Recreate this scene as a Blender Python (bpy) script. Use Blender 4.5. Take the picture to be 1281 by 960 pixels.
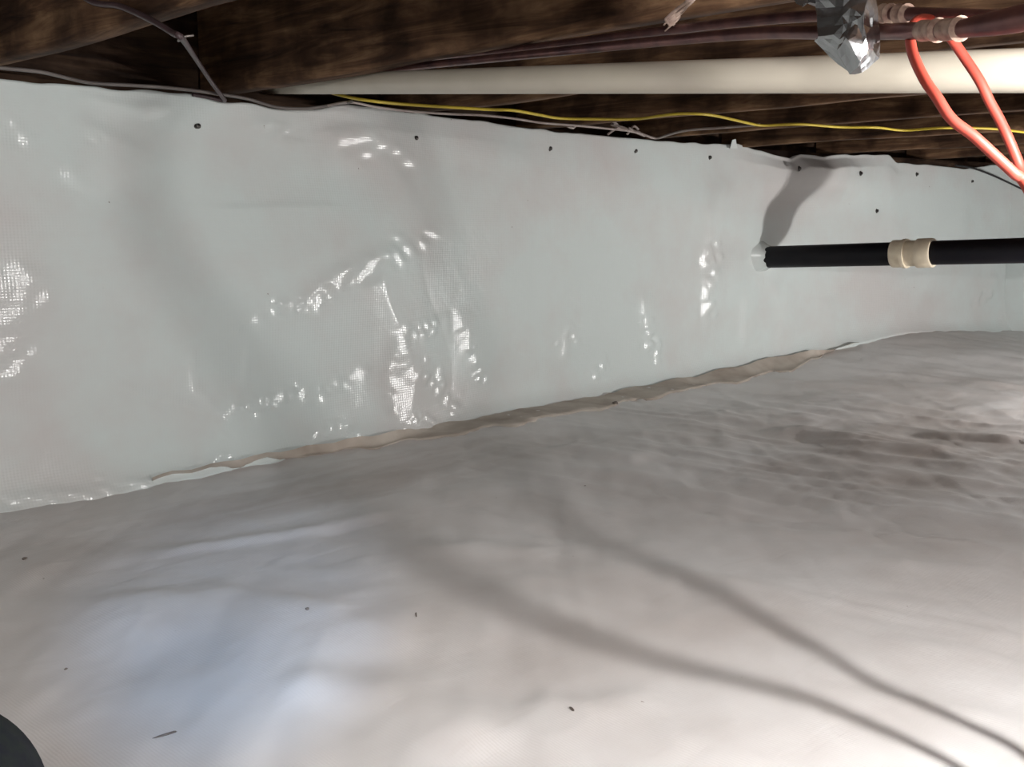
import bpy, bmesh, math, random
import numpy as np
from mathutils import Vector, Matrix

for _o in list(bpy.data.objects):
    bpy.data.objects.remove(_o, do_unlink=True)
scene = bpy.context.scene
COL = scene.collection
random.seed(4)

# ------------------------------------------------------------------ camera
# World: X runs along the lined foundation wall, Y towards it, Z up.
FPX = 1300.0                      # focal length in pixels of the 1281 px frame
Z0 = 0.61                         # camera height over the ground sheet
PITCH = math.atan((480 - 291) / FPX)
FWD = Vector((0.72692627, 0.68671551, 0.0))
RGT = Vector((0.68671551, -0.72692627, 0.0))
cam = bpy.data.cameras.new('camera')
cam.sensor_fit = 'HORIZONTAL'
cam.sensor_width = 36.0
cam.lens = 36.0 * FPX / 1281.0
cam.clip_start = 0.02
camo = bpy.data.objects.new('camera', cam)
COL.objects.link(camo)
camo.location = (0, 0, Z0)
_f = FWD * math.cos(PITCH) + Vector((0, 0, -math.sin(PITCH)))
_u = FWD * math.sin(PITCH) + Vector((0, 0, math.cos(PITCH)))
camo.matrix_world = Matrix((
    (RGT.x, _u.x, -_f.x, 0), (RGT.y, _u.y, -_f.y, 0), (RGT.z, _u.z, -_f.z, Z0), (0, 0, 0, 1)))
scene.camera = camo

# ------------------------------------------------------------------ world, exposure
world = bpy.data.worlds.new('world')
scene.world = world
world.use_nodes = True
world.node_tree.nodes['Background'].inputs[0].default_value = (1.0, 0.95, 0.90, 1)
world.node_tree.nodes['Background'].inputs[1].default_value = 0.05
scene.view_settings.view_transform = 'Standard'
scene.view_settings.look = 'None'
scene.view_settings.gamma = 1.0
scene.view_settings.use_curve_mapping = False
scene.view_settings.exposure = 0.0

LAMP_CAM = (0.60, 0.70, 0.12)     # near work lamp: right, forward, up from the camera
LAMP_R = 0.0155
LAMP_POWER = 4.2 / (math.pi * LAMP_R ** 2)      # emission strength of its small bulb
LAMP3 = Vector((3.84, 0.32, Z0 - 0.34))         # second lamp, low down beyond the right edge
LAMP3_R = 0.022
LAMP3_POWER = 6.2 / (math.pi * LAMP3_R ** 2)


def cam2world(r, f, u):
    p = RGT * r + FWD * f
    return Vector((p.x, p.y, Z0 + u))


LAMP = cam2world(*LAMP_CAM)

# cool headlamp of the person taking the picture, aimed at the near floor
hl = bpy.data.lights.new('headlamp_light', 'SPOT')
hl.color = (0.24, 0.56, 1.0)
hl.energy = 78.0
hl.spot_size = math.radians(19)
hl.spot_blend = 1.0
hl.shadow_soft_size = 0.03
hlo = bpy.data.objects.new('headlamp_light', hl)
COL.objects.link(hlo)
hlo.location = cam2world(-0.06, -0.12, 0.14)


# added soft fill behind the camera, brightens wall, floor and nearest joist
ll = bpy.data.lights.new('fill_light', 'POINT')
ll.color = (1.0, 0.97, 0.94)
ll.energy = 112.0
ll.shadow_soft_size = 0.11
llo = bpy.data.objects.new('fill_light', ll)
COL.objects.link(llo)
llo.location = cam2world(-0.25, -1.30, 0.29)

# ------------------------------------------------------------------ pixel helpers
def ray(x, y):
    X = (x - 640) / FPX
    V = -(y - 480) / FPX
    c, s = math.cos(PITCH), math.sin(PITCH)
    f = c + V * s
    return (X / f, 1.0, (-s + V * c) / f)


def at(x, y, d):
    r = ray(x, y)
    return cam2world(r[0] * d, d, r[2] * d)


def dirw(x, y):
    r = ray(x, y)
    p = RGT * r[0] + FWD
    return Vector((p.x, p.y, r[2]))


def at_floor(x, y, z=0.0):
    d = dirw(x, y)
    t = (z - Z0) / d.z
    return Vector((d.x * t, d.y * t, z))


hlo.rotation_euler = (at_floor(290, 772) - hlo.location).to_track_quat('-Z', 'Y').to_euler()

# plan line of the foundation wall: Y as a function of X
WS = [-3.0, 0.3, 1.3, 1.9, 2.5, 3.1, 3.7, 4.03, 4.5, 4.91, 5.68, 6.4]
WD = [2.44, 2.44, 2.44, 2.42, 2.42, 2.42, 2.37, 2.31, 2.21, 2.095, 1.886, 1.70]


def wall_y(x):
    return np.interp(x, WS, WD)


def on_wall(x, y):
    d = dirw(x, y)
    lo, hi = 0.1, 12.0
    for _ in range(50):
        m = 0.5 * (lo + hi)
        if d.y * m > wall_y(d.x * m):
            hi = m
        else:
            lo = m
    return Vector((d.x * lo, d.y * lo, Z0 + d.z * lo))


# ------------------------------------------------------------------ noise
def _hash(ix, iy, seed):
    h = (ix.astype(np.int64) * 374761393 + iy.astype(np.int64) * 668265263 + seed * 1442695041) & 0xffffffff
    h = ((h ^ (h >> 13)) * 1274126177) & 0xffffffff
    return ((h ^ (h >> 16)) & 0xffff) / 65535.0 * 2 - 1


def vnoise(x, y, seed=0):
    ix, iy = np.floor(x), np.floor(y)
    fx, fy = x - ix, y - iy
    ux = fx * fx * fx * (fx * (fx * 6 - 15) + 10)
    uy = fy * fy * fy * (fy * (fy * 6 - 15) + 10)
    a = _hash(ix, iy, seed); b = _hash(ix + 1, iy, seed)
    c = _hash(ix, iy + 1, seed); d = _hash(ix + 1, iy + 1, seed)
    return (a * (1 - ux) + b * ux) * (1 - uy) + (c * (1 - ux) + d * ux) * uy


def fbm(x, y, seed=0, octs=3):
    v = 0; a = 1.0
    for k in range(octs):
        v = v + a * vnoise(x * 2 ** k + 13.7 * k, y * 2 ** k - 7.1 * k, seed + k)
        a *= 0.5
    return v


def ridge_field(px, py, poly, amp, w_neg, w_pos, fade=0.12):
    """Crease along a polyline: steep on its left side (w_neg), gentle on its right (w_pos)."""
    P = np.array(poly, float)
    best = np.full(px.shape, 1e9); side = np.zeros(px.shape); endf = np.zeros(px.shape)
    L = [0.0]
    for i in range(len(P) - 1):
        L.append(L[-1] + math.hypot(*(P[i + 1] - P[i])))
    T = L[-1]
    for i in range(len(P) - 1):
        a, b = P[i], P[i + 1]
        e = b - a; ll = e @ e
        k = ((px - a[0]) * e[0] + (py - a[1]) * e[1]) / ll
        kc = np.clip(k, 0, 1)
        dx, dy = px - a[0] - kc * e[0], py - a[1] - kc * e[1]
        d = np.hypot(dx, dy)
        m = d < best
        best = np.where(m, d, best)
        side = np.where(m, e[0] * dy - e[1] * dx, side)   # >0: left of travel
        t = (L[i] + kc * math.sqrt(ll)) / T
        endf = np.where(m, t, endf)
    f = np.clip(np.minimum(endf, 1 - endf) / fade, 0, 1)
    f = f * f * (3 - 2 * f)
    w = np.where(side > 0, w_neg, w_pos)
    return amp * f * np.exp(-(best / w) ** 2)


# ------------------------------------------------------------------ object helpers
def mesh_obj(name, verts, faces, mat, parent=None, origin=None, smooth=True):
    if origin is None:
        origin = Vector((0, 0, 0))
    if parent is not None:
        origin = Vector(parent['_o'])
    o_ = np.array(origin)
    V = np.asarray([tuple(v) for v in verts], float) - o_
    me = bpy.data.meshes.new(name)
    me.from_pydata(V.tolist(), [], [tuple(int(i) for i in f) for f in faces])
    if mat is not None:
        me.materials.append(mat)
    if smooth:
        me.polygons.foreach_set('use_smooth', [True] * len(me.polygons))
    me.update()
    ob = bpy.data.objects.new(name, me)
    COL.objects.link(ob)
    if parent is not None:
        ob.parent = parent
    else:
        ob.location = origin
    ob['_o'] = tuple(origin)
    return ob


def grid_obj(name, P, mat, parent=None, origin=None):
    """P: (n, m, 3) array of points."""
    n, m = P.shape[:2]
    idx = np.arange(n * m).reshape(n, m)
    F = np.stack([idx[:-1, :-1], idx[1:, :-1], idx[1:, 1:], idx[:-1, 1:]], -1).reshape(-1, 4)
    o_ = np.array(origin if origin is not None else (0, 0, 0), float)
    V = P.reshape(-1, 3) - o_
    me = bpy.data.meshes.new(name)
    me.from_pydata(V.tolist(), [], F.tolist())
    me.materials.append(mat)
    me.polygons.foreach_set('use_smooth', [True] * len(me.polygons))
    me.update()
    ob = bpy.data.objects.new(name, me)
    COL.objects.link(ob)
    ob.location = o_
    ob['_o'] = tuple(o_)
    return ob


def thing(name, label, cat, loc, group=None):
    o = bpy.data.objects.new(name, None)
    o.empty_display_size = 0.05
    COL.objects.link(o)
    o.location = loc
    o['_o'] = tuple(loc)
    return tag(o, label, cat, group)


def tag(o, label, cat, group=None):
    o['label'] = label
    o['category'] = cat
    if group:
        o['group'] = group
    return o


def struct(o, label=None):
    o['kind'] = 'structure'
    if label:
        o['label'] = label
    return o


def spline(pts, n=10):
    P = [Vector(p) for p in pts]
    P = [P[0] * 2 - P[1]] + P + [P[-1] * 2 - P[-2]]
    out = []
    for i in range(1, len(P) - 2):
        for k in range(n):
            t = k / n
            a, b, c, d = P[i - 1], P[i], P[i + 1], P[i + 2]
            out.append(0.5 * ((2 * b) + (c - a) * t + (2 * a - 5 * b + 4 * c - d) * t * t + (3 * b - a - 3 * c + d) * t ** 3))
    out.append(P[-2])
    return out


def tube_geo(path, r, sides=10, cap=True):
    """r: number or list along the path."""
    n = len(path)
    R = r if hasattr(r, '__len__') else [r] * n
    V, F = [], []
    T0 = (path[1] - path[0]).normalized()
    N = T0.orthogonal().normalized()
    for i in range(n):
        T = (path[min(i + 1, n - 1)] - path[max(i - 1, 0)]).normalized()
        N = (N - T * N.dot(T))
        N = N.normalized() if N.length > 1e-6 else T.orthogonal().normalized()
        B = T.cross(N)
        for k in range(sides):
            a = 2 * math.pi * k / sides
            V.append(path[i] + (N * math.cos(a) + B * math.sin(a)) * R[i])
    for i in range(n - 1):
        for k in range(sides):
            k2 = (k + 1) % sides
            F.append((i * sides + k, i * sides + k2, (i + 1) * sides + k2, (i + 1) * sides + k))
    if cap:
        F.append(tuple(range(sides - 1, -1, -1)))
        F.append(tuple((n - 1) * sides + k for k in range(sides)))
    return V, F


def tube(name, path, r, mat, parent=None, origin=None, sides=10):
    V, F = tube_geo(path, r, sides)
    return mesh_obj(name, V, F, mat, parent, origin if origin is not None else path[0])


def lathe(name, a, b, prof, mat, parent=None, origin=None, sides=28):
    """prof: list of (fraction along a-b, radius)."""
    a, b = Vector(a), Vector(b)
    path = [a.lerp(b, t) for t, _ in prof]
    T = (b - a).normalized()
    N = T.orthogonal().normalized(); B = T.cross(N)
    V, F = [], []
    for p, (_, r) in zip(path, prof):
        for k in range(sides):
            g = 2 * math.pi * k / sides
            V.append(p + (N * math.cos(g) + B * math.sin(g)) * r)
    for i in range(len(prof) - 1):
        for k in range(sides):
            k2 = (k + 1) % sides
            F.append((i * sides + k, i * sides + k2, (i + 1) * sides + k2, (i + 1) * sides + k))
    F.append(tuple(range(sides - 1, -1, -1)))
    F.append(tuple((len(prof) - 1) * sides + k for k in range(sides)))
    ob = mesh_obj(name, V, F, mat, parent, origin if origin is not None else a)
    m = ob.data
    try:
        m.set_sharp_from_angle(angle=math.radians(40))
    except Exception:
        pass
    return ob


def merge(*geos):
    V, F = [], []
    for v, f in geos:
        o = len(V)
        V += list(v)
        F += [tuple(i + o for i in q) for q in f]
    return V, F


def box_geo(lo, hi):
    x0, y0, z0 = lo; x1, y1, z1 = hi
    V = [(x0, y0, z0), (x1, y0, z0), (x1, y1, z0), (x0, y1, z0), (x0, y0, z1), (x1, y0, z1), (x1, y1, z1), (x0, y1, z1)]
    F = [(3, 2, 1, 0), (4, 5, 6, 7), (0, 1, 5, 4), (1, 2, 6, 5), (2, 3, 7, 6), (3, 0, 4, 7)]
    return V, F


# ------------------------------------------------------------------ materials
def new_mat(name):
    m = bpy.data.materials.new(name)
    m.use_nodes = True
    nt = m.node_tree
    b = nt.nodes['Principled BSDF']
    return m, nt, b


def nd(nt, kind, **kw):
    n = nt.nodes.new(kind)
    for k, v in kw.items():
        if k.startswith('i_'):
            key = k[2:]
            n.inputs[int(key) if key.isdigit() else key].default_value = v
        else:
            setattr(n, k, v)
    return n


def ramp(nt, stops):
    n = nt.nodes.new('ShaderNodeValToRGB')
    e = n.color_ramp.elements
    while len(e) < len(stops):
        e.new(0.5)
    for k, (p, c) in enumerate(stops):
        e[k].position = p
        e[k].color = c if len(c) == 4 else (*c, 1)
    return n


def simple(name, col, rough=0.5, metal=0.0, col2=None, scale=20.0, bump=0.0, spec=0.5):
    m, nt, b = new_mat(name)
    b.inputs['Roughness'].default_value = rough
    b.inputs['Metallic'].default_value = metal
    b.inputs['Specular IOR Level'].default_value = spec
    geo = nd(nt, 'ShaderNodeNewGeometry')
    nz = nd(nt, 'ShaderNodeTexNoise', i_Scale=scale, i_Detail=4.0)
    nt.links.new(geo.outputs['Position'], nz.inputs['Vector'])
    c2 = col2 if col2 else tuple(v * 0.8 for v in col)
    rp = ramp(nt, [(0.35, col), (0.68, c2)])
    nt.links.new(nz.outputs['Fac'], rp.inputs['Fac'])
    nt.links.new(rp.outputs['Color'], b.inputs['Base Color'])
    if bump:
        bp = nd(nt, 'ShaderNodeBump', i_Strength=bump, i_Distance=0.002)
        nt.links.new(nz.outputs['Fac'], bp.inputs['Height'])
        nt.links.new(bp.outputs['Normal'], b.inputs['Normal'])
    return m


def liner_material(name, clean, dust, dust_lo, dust_hi, rough, weave, axis, dist=0.0006, spots=True):
    m, nt, b = new_mat(name)
    geo = nd(nt, 'ShaderNodeNewGeometry')
    pos = geo.outputs['Position']
    n1 = nd(nt, 'ShaderNodeTexNoise', i_Scale=1.7, i_Detail=5.0, i_Roughness=0.6)
    nt.links.new(pos, n1.inputs['Vector'])
    rp = ramp(nt, [(dust_lo, clean), (dust_hi, dust)])
    nt.links.new(n1.outputs['Fac'], rp.inputs['Fac'])
    last = rp.outputs['Color']
    if spots:
        n2 = nd(nt, 'ShaderNodeTexNoise', i_Scale=55.0, i_Detail=2.0)
        nt.links.new(pos, n2.inputs['Vector'])
        sp = ramp(nt, [(0.79, (0, 0, 0)), (0.83, (1, 1, 1))])
        nt.links.new(n2.outputs['Fac'], sp.inputs['Fac'])
        mx = nd(nt, 'ShaderNodeMix', data_type='RGBA')
        nt.links.new(sp.outputs['Color'], mx.inputs['Factor'])
        nt.links.new(last, mx.inputs['A'])
        mx.inputs['B'].default_value = (0.16, 0.12, 0.09, 1)
        last = mx.outputs['Result']
    nt.links.new(last, b.inputs['Base Color'])
    b.inputs['Roughness'].default_value = rough
    # woven scrim: two families of threads
    sep = nd(nt, 'ShaderNodeSeparateXYZ')
    nt.links.new(pos, sep.inputs[0])
    outs = []
    for a, fr in zip(axis, weave):
        mu = nd(nt, 'ShaderNodeMath', operation='MULTIPLY', i_1=fr)
        nt.links.new(sep.outputs[a], mu.inputs[0])
        si = nd(nt, 'ShaderNodeMath', operation='SINE')
        nt.links.new(mu.outputs[0], si.inputs[0])
        outs.append(si.outputs[0])
    ad = nd(nt, 'ShaderNodeMath', operation='ADD')
    nt.links.new(outs[0], ad.inputs[0]); nt.links.new(outs[1], ad.inputs[1])
    n3 = nd(nt, 'ShaderNodeTexNoise', i_Scale=60.0, i_Detail=3.0)
    nt.links.new(pos, n3.inputs['Vector'])
    mm = nd(nt, 'ShaderNodeMath', operation='MULTIPLY_ADD', i_1=7.0)
    nt.links.new(n3.outputs['Fac'], mm.inputs[0]); nt.links.new(ad.outputs[0], mm.inputs[2])
    bp = nd(nt, 'ShaderNodeBump', i_Strength=0.55, i_Distance=dist)
    nt.links.new(mm.outputs[0], bp.inputs['Height'])
    nt.links.new(bp.outputs['Normal'], b.inputs['Normal'])
    return m, nt, b


M = {}
M['wall'], _nt, _b = liner_material('white_woven_liner', (0.645, 0.71, 0.70), (0.62, 0.61, 0.60), 0.42, 0.66, 0.20,
                                    (800.0, 950.0), ('X', 'Z'), 0.00013)
_b.inputs['Coat Weight'].default_value = 0.0
M['floor'], _nt, _b = liner_material('dusty_ground_liner', (0.70, 0.685, 0.68), (0.57, 0.53, 0.51), 0.38, 0.70, 0.42,
                                     (1400.0, 1400.0), ('X', 'Y'), 0.00010)
# brown dirt tracked over the sheet on the far right and along the foot of the wall
_geo = nd(_nt, 'ShaderNodeNewGeometry')
_a0, _a1 = at_floor(640, 760), at_floor(770, 715)
_mp = nd(_nt, 'ShaderNodeMapping', vector_type='TEXTURE')
_mp.inputs['Rotation'].default_value = (0, 0, math.atan2(_a1.y - _a0.y, _a1.x - _a0.x))
_mp.inputs['Scale'].default_value = (0.34, 0.05, 0.3)
_nt.links.new(_geo.outputs['Position'], _mp.inputs['Vector'])
_nz = nd(_nt, 'ShaderNodeTexNoise', i_Scale=1.0, i_Detail=4.0, i_Roughness=0.55, i_Distortion=0.6)
_nt.links.new(_mp.outputs[0], _nz.inputs['Vector'])
_bp = nd(_nt, 'ShaderNodeBump', i_Strength=0.9, i_Distance=0.0022)
_nt.links.new(_nz.outputs['Fac'], _bp.inputs['Height'])
_nt.links.new(_b.inputs['Normal'].links[0].from_socket, _bp.inputs['Normal'])
_nt.links.new(_bp.outputs['Normal'], _b.inputs['Normal'])
_c = at_floor(1150, 560)
_fac = None
for _cen, _rad in ((_c, (1.05, 0.55, 1.0)), (at_floor(420, 610), (1.2, 0.28, 1.0)), (at_floor(1180, 430), (1.3, 0.35, 1.0))):
    _mp = nd(_nt, 'ShaderNodeMapping', vector_type='TEXTURE')
    _mp.inputs['Location'].default_value = _cen
    _mp.inputs['Scale'].default_value = _rad
    _nt.links.new(_geo.outputs['Position'], _mp.inputs['Vector'])
    _ln = nd(_nt, 'ShaderNodeVectorMath', operation='LENGTH')
    _nt.links.new(_mp.outputs[0], _ln.inputs[0])
    _rp = nd(_nt, 'ShaderNodeMapRange', i_1=1.0, i_2=0.0, i_3=0.0, i_4=1.0)
    _nt.links.new(_ln.outputs['Value'], _rp.inputs[0])
    if _fac is None:
        _fac = _rp.outputs[0]
    else:
        _mx = nd(_nt, 'ShaderNodeMath', operation='MAXIMUM')
        _nt.links.new(_fac, _mx.inputs[0]); _nt.links.new(_rp.outputs[0], _mx.inputs[1])
        _fac = _mx.outputs[0]
_mp = nd(_nt, 'ShaderNodeMapping')
_mp.inputs['Rotation'].default_value = (0, 0, math.radians(18))
_mp.inputs['Scale'].default_value = (1.2, 5.0, 1.0)
_nt.links.new(_geo.outputs['Position'], _mp.inputs['Vector'])
_nz = nd(_nt, 'ShaderNodeTexNoise', i_Scale=1.6, i_Detail=6.0, i_Roughness=0.6, i_Distortion=0.7)
_nt.links.new(_mp.outputs[0], _nz.inputs['Vector'])
_ad = nd(_nt, 'ShaderNodeMath', operation='MULTIPLY_ADD', i_1=0.62)
_nt.links.new(_fac, _ad.inputs[0]); _nt.links.new(_nz.outputs['Fac'], _ad.inputs[2])
_rr = nd(_nt, 'ShaderNodeMapRange', i_1=0.62, i_2=1.15, i_3=0.0, i_4=0.8)
_nt.links.new(_ad.outputs[0], _rr.inputs[0])
_mx = nd(_nt, 'ShaderNodeMix', data_type='RGBA')
_src = _b.inputs['Base Color'].links[0].from_socket
_nt.links.new(_rr.outputs[0], _mx.inputs['Factor'])
_nt.links.new(_src, _mx.inputs['A'])
_mx.inputs['B'].default_value = (0.41, 0.355, 0.325, 1)
_nt.links.new(_mx.outputs['Result'], _b.inputs['Base Color'])
M['dust'] = simple('tan_seam_dust', (0.56, 0.51, 0.45), 0.85, col2=(0.38, 0.32, 0.27), scale=9, bump=0.4)


def wood(name, c1, c2, c3, axis=1):
    m, nt, b = new_mat(name)
    geo = nd(nt, 'ShaderNodeNewGeometry')
    mp = nd(nt, 'ShaderNodeMapping')
    sc = [14.0, 14.0, 14.0]; sc[axis] = 1.4
    mp.inputs['Scale'].default_value = sc
    nt.links.new(geo.outputs['Position'], mp.inputs['Vector'])
    n1 = nd(nt, 'ShaderNodeTexNoise', i_Scale=2.2, i_Detail=7.0, i_Roughness=0.65, i_Distortion=0.8)
    nt.links.new(mp.outputs[0], n1.inputs['Vector'])
    rp = ramp(nt, [(0.3, c1), (0.5, c2), (0.72, c3)])
    nt.links.new(n1.outputs['Fac'], rp.inputs['Fac'])
    n2 = nd(nt, 'ShaderNodeTexNoise', i_Scale=7.0, i_Detail=4.0)
    nt.links.new(geo.outputs['Position'], n2.inputs['Vector'])
    sp = ramp(nt, [(0.40, (1, 1, 1)), (0.62, (0.16, 0.12, 0.11))])
    nt.links.new(n2.outputs['Fac'], sp.inputs['Fac'])
    mx = nd(nt, 'ShaderNodeMix', data_type='RGBA', blend_type='MULTIPLY')
    mx.inputs['Factor'].default_value = 0.8
    nt.links.new(rp.outputs['Color'], mx.inputs['A']); nt.links.new(sp.outputs['Color'], mx.inputs['B'])
    nt.links.new(mx.outputs['Result'], b.inputs['Base Color'])
    b.inputs['Roughness'].default_value = 0.8
    b.inputs['Specular IOR Level'].default_value = 0.2
    bp = nd(nt, 'ShaderNodeBump', i_Strength=0.5, i_Distance=0.004)
    nt.links.new(n1.outputs['Fac'], bp.inputs['Height'])
    nt.links.new(bp.outputs['Normal'], b.inputs['Normal'])
    return m


M['wood'] = wood('old_brown_joist_wood', (0.036, 0.019, 0.012), (0.13, 0.070, 0.038), (0.31, 0.19, 0.105))
M['wood_x'] = wood('old_brown_sill_wood', (0.03, 0.02, 0.016), (0.075, 0.045, 0.03), (0.15, 0.095, 0.06), axis=0)
M['pvc'] = simple('cream_pvc', (0.55, 0.505, 0.425), 0.4, col2=(0.49, 0.45, 0.37), scale=6)
M['abs'] = simple('black_plastic', (0.003, 0.003, 0.006), 0.5, col2=(0.006, 0.005, 0.007), scale=15, spec=0.25)
M['coupling'] = simple('cream_coupling_plastic', (0.70, 0.62, 0.48), 0.45, col2=(0.60, 0.52, 0.40), scale=25)
M['copper'] = simple('tarnished_copper', (0.20, 0.095, 0.085), 0.38, 0.75, col2=(0.09, 0.045, 0.05), scale=22)
M['solder'] = simple('whitish_solder_crust', (0.38, 0.28, 0.22), 0.65, 0.2, col2=(0.17, 0.10, 0.08), scale=90, bump=0.5)
M['tape'] = simple('silver_tape', (0.44, 0.45, 0.46), 0.27, 0.95, col2=(0.34, 0.34, 0.35), scale=40, bump=0.3)
M['orange'] = simple('orange_cord_rubber', (0.31, 0.042, 0.026), 0.55, col2=(0.26, 0.034, 0.021), scale=30)
M['yellow'] = simple('yellow_wire_jacket', (0.68, 0.52, 0.05), 0.5, col2=(0.50, 0.37, 0.04), scale=12)
M['wirewhite'] = simple('grey_white_wire_jacket', (0.42, 0.36, 0.33), 0.5, col2=(0.28, 0.22, 0.20), scale=14)
M['wiregrey'] = simple('grey_wire_jacket', (0.17, 0.15, 0.14), 0.5, col2=(0.10, 0.085, 0.08), scale=14)
M['wirebrown'] = simple('brown_wire_jacket', (0.075, 0.045, 0.05), 0.5, col2=(0.045, 0.028, 0.03), scale=14)
M['wireblack'] = simple('black_wire_jacket', (0.015, 0.015, 0.016), 0.5, scale=14)
M['staple'] = simple('dull_steel', (0.30, 0.27, 0.25), 0.45, 0.8, scale=40)
M['screw'] = simple('dark_steel', (0.10, 0.095, 0.09), 0.35, 0.9, scale=80)
M['twine'] = simple('pale_frayed_twine', (0.42, 0.32, 0.26), 0.9, col2=(0.28, 0.20, 0.17), scale=60)
M['cloth'] = simple('dark_trouser_cloth', (0.009, 0.013, 0.012), 0.9, col2=(0.006, 0.007, 0.012), scale=120, bump=0.4, spec=0.2)
M['crumb'] = simple('dark_dirt_and_gap', (0.17, 0.14, 0.12), 0.9, col2=(0.10, 0.08, 0.07), scale=90)
M['lampblack'] = simple('black_lamp_plastic', (0.02, 0.02, 0.02), 0.5)
for _k, _p in (('bulb', LAMP_POWER), ('bulb_low', LAMP3_POWER)):
    _m, _nt, _b = new_mat('lit_' + _k)
    _b.inputs['Base Color'].default_value = (1, 1, 1, 1)
    _b.inputs['Emission Color'].default_value = (1.0, 0.972, 0.95, 1)
    _b.inputs['Emission Strength'].default_value = _p
    M[_k] = _m

# ------------------------------------------------------------------ floor
BX = [-3, 0.95, 1.32, 1.89, 3.09, 4.03, 4.5, 4.91, 5.3, 5.68, 7.5]
BZ = [-.625, -.625, -.618, -.605, -.612, -.575, -.520, -.474, -.490, -.515, -.53]


def floor_base(x, y):
    d = np.clip(wall_y(x) - y, 0, 9)
    edge = np.interp(x, BX, BZ)
    k = np.exp(-(d / 0.75) ** 2)
    return Z0 + (-0.605 * (1 - k) + edge * k)


FR = []


def fr(pix, amp, wn, wp, fade=0.2):
    FR.append(([tuple(at_floor(*p))[:2] for p in pix], amp * (0.25 if pix[0][0] > 1030 else 0.5 if pix[0][0] > 830 else 1.0), wn, wp, fade))


# creases: (pixels on the sheet), height, steep side, gentle side
fr([(150, 697), (260, 683), (410, 664), (520, 640)], 0.010, 0.05, 0.02)
fr([(60, 800), (150, 775), (260, 765), (380, 790), (520, 830)], 0.020, 0.11, 0.17)
fr([(330, 860), (480, 880), (560, 910), (610, 960)], 0.016, 0.06, 0.05)
fr([(950, 545), (1010, 540), (1090, 556), (1150, 566), (1180, 556)], 0.030, 0.05, 0.10)
fr([(910, 560), (1000, 572), (1110, 592), (1281, 618)], 0.022, 0.05, 0.07)
fr([(1150, 540), (1281, 560)], 0.022, 0.05, 0.07)
fr([(1190, 512), (1281, 522)], 0.022, 0.05, 0.07)
fr([(1040, 560), (1090, 535), (1160, 532)], 0.022, 0.05, 0.08)
fr([(890, 590), (960, 610), (1060, 640), (1180, 650), (1281, 664)], 0.014, 0.03, 0.08)
fr([(1080, 672), (1180, 688), (1281, 704)], 0.012, 0.025, 0.05)
fr([(1030, 690), (1120, 715), (1281, 735)], 0.009, 0.025, 0.05)
fr([(840, 640), (980, 668), (1100, 676)], 0.010, 0.03, 0.05)
fr([(1000, 770), (1150, 800), (1281, 815)], 0.007, 0.03, 0.05)
fr([(700, 590), (820, 600), (960, 640)], 0.008, 0.04, 0.06)
fr([(520, 700), (600, 690), (700, 700)], 0.008, 0.04, 0.05)
fr([(640, 880), (720, 890), (830, 870)], 0.008, 0.04, 0.05)
fr([(700, 560), (760, 575), (820, 580)], 0.012, 0.05, 0.06)
fr([(870, 520), (960, 530), (1040, 520)], 0.016, 0.05, 0.07)
fr([(1040, 480), (1150, 490), (1281, 485)], 0.02, 0.06, 0.1)


def floor_height(x, y):
    z = floor_base(x, y)
    for poly, a, wn, wp, fd in FR:
        z = z + ridge_field(x, y, poly, a, wn, wp, fd)
    z = z + 0.010 * fbm(x * 1.6, y * 1.6, 3, 3)
    # pleats running along one direction, stronger towards the far right
    g = np.clip((x - 0.9) / 2.0, 0, 1)
    a_ = np.array(at_floor(950, 600)) ; b_ = np.array(at_floor(1250, 645))
    u = (b_ - a_)[:2]; u = u / np.hypot(*u)
    al = x * u[0] + y * u[1]; ac = -x * u[1] + y * u[0]
    pl = fbm(al * 1.1 + 3, ac * 7.0, 11, 3)
    z = z + (0.002 + 0.007 * g) * (1 - np.abs(pl)) ** 2
    z = z + 0.0022 * fbm(x * 9, y * 9, 21, 2)
    z = z + 0.0030 * (1 - np.abs(fbm((x + y) * 1.5, (x - y) * 14.0, 61, 3))) ** 2
    return z


def floor_z(p):
    return float(floor_height(np.array([p[0]]), np.array([p[1]]))[0])


xs = np.concatenate([np.linspace(-1.6, -0.2, 40)[:-1], np.arange(-0.2, 3.4, 0.014), np.linspace(3.4, 7.2, 170)])
ys = np.concatenate([np.linspace(-3.2, -1.3, 50)[:-1], np.arange(-1.3, 2.47, 0.014)])
X, Y = np.meshgrid(xs, ys, indexing='ij')
P = np.stack([X, Y, floor_height(X, Y)], -1)
fl = struct(grid_obj('floor', P, M['floor']), 'dusty white plastic ground sheet with wrinkles')

# ------------------------------------------------------------------ lined wall
TOPPX = [(-420, 58), (0, 97), (51, 105), (116, 109), (232, 117), (273, 127), (300, 129), (356, 136), (393, 136), (435, 130), (480, 137),
         (581, 149), (660, 160), (740, 170), (815, 176), (865, 179), (905, 180), (922, 179), (958, 192), (986, 199), (996, 193),
         (1024, 196), (1055, 194), (1112, 194), (1121, 204), (1162, 207), (1206, 211), (1240, 207), (1281, 207)]
_t = [on_wall(*p) for p in TOPPX]
TX = [-3.0] + [p.x for p in _t] + [7.0]
TZ = [_t[0].z] + [p.z for p in _t] + [_t[-1].z]

WR = []


def wr(pix, amp, wn, wp, fade=0.2):
    pts = [on_wall(*p) for p in pix]
    WR.append(([(p.x, p.z) for p in pts], amp * (0.45 if pix[0][0] > 250 and pix[0][0] < 860 else 0.8), wn, wp, fade))


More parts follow.
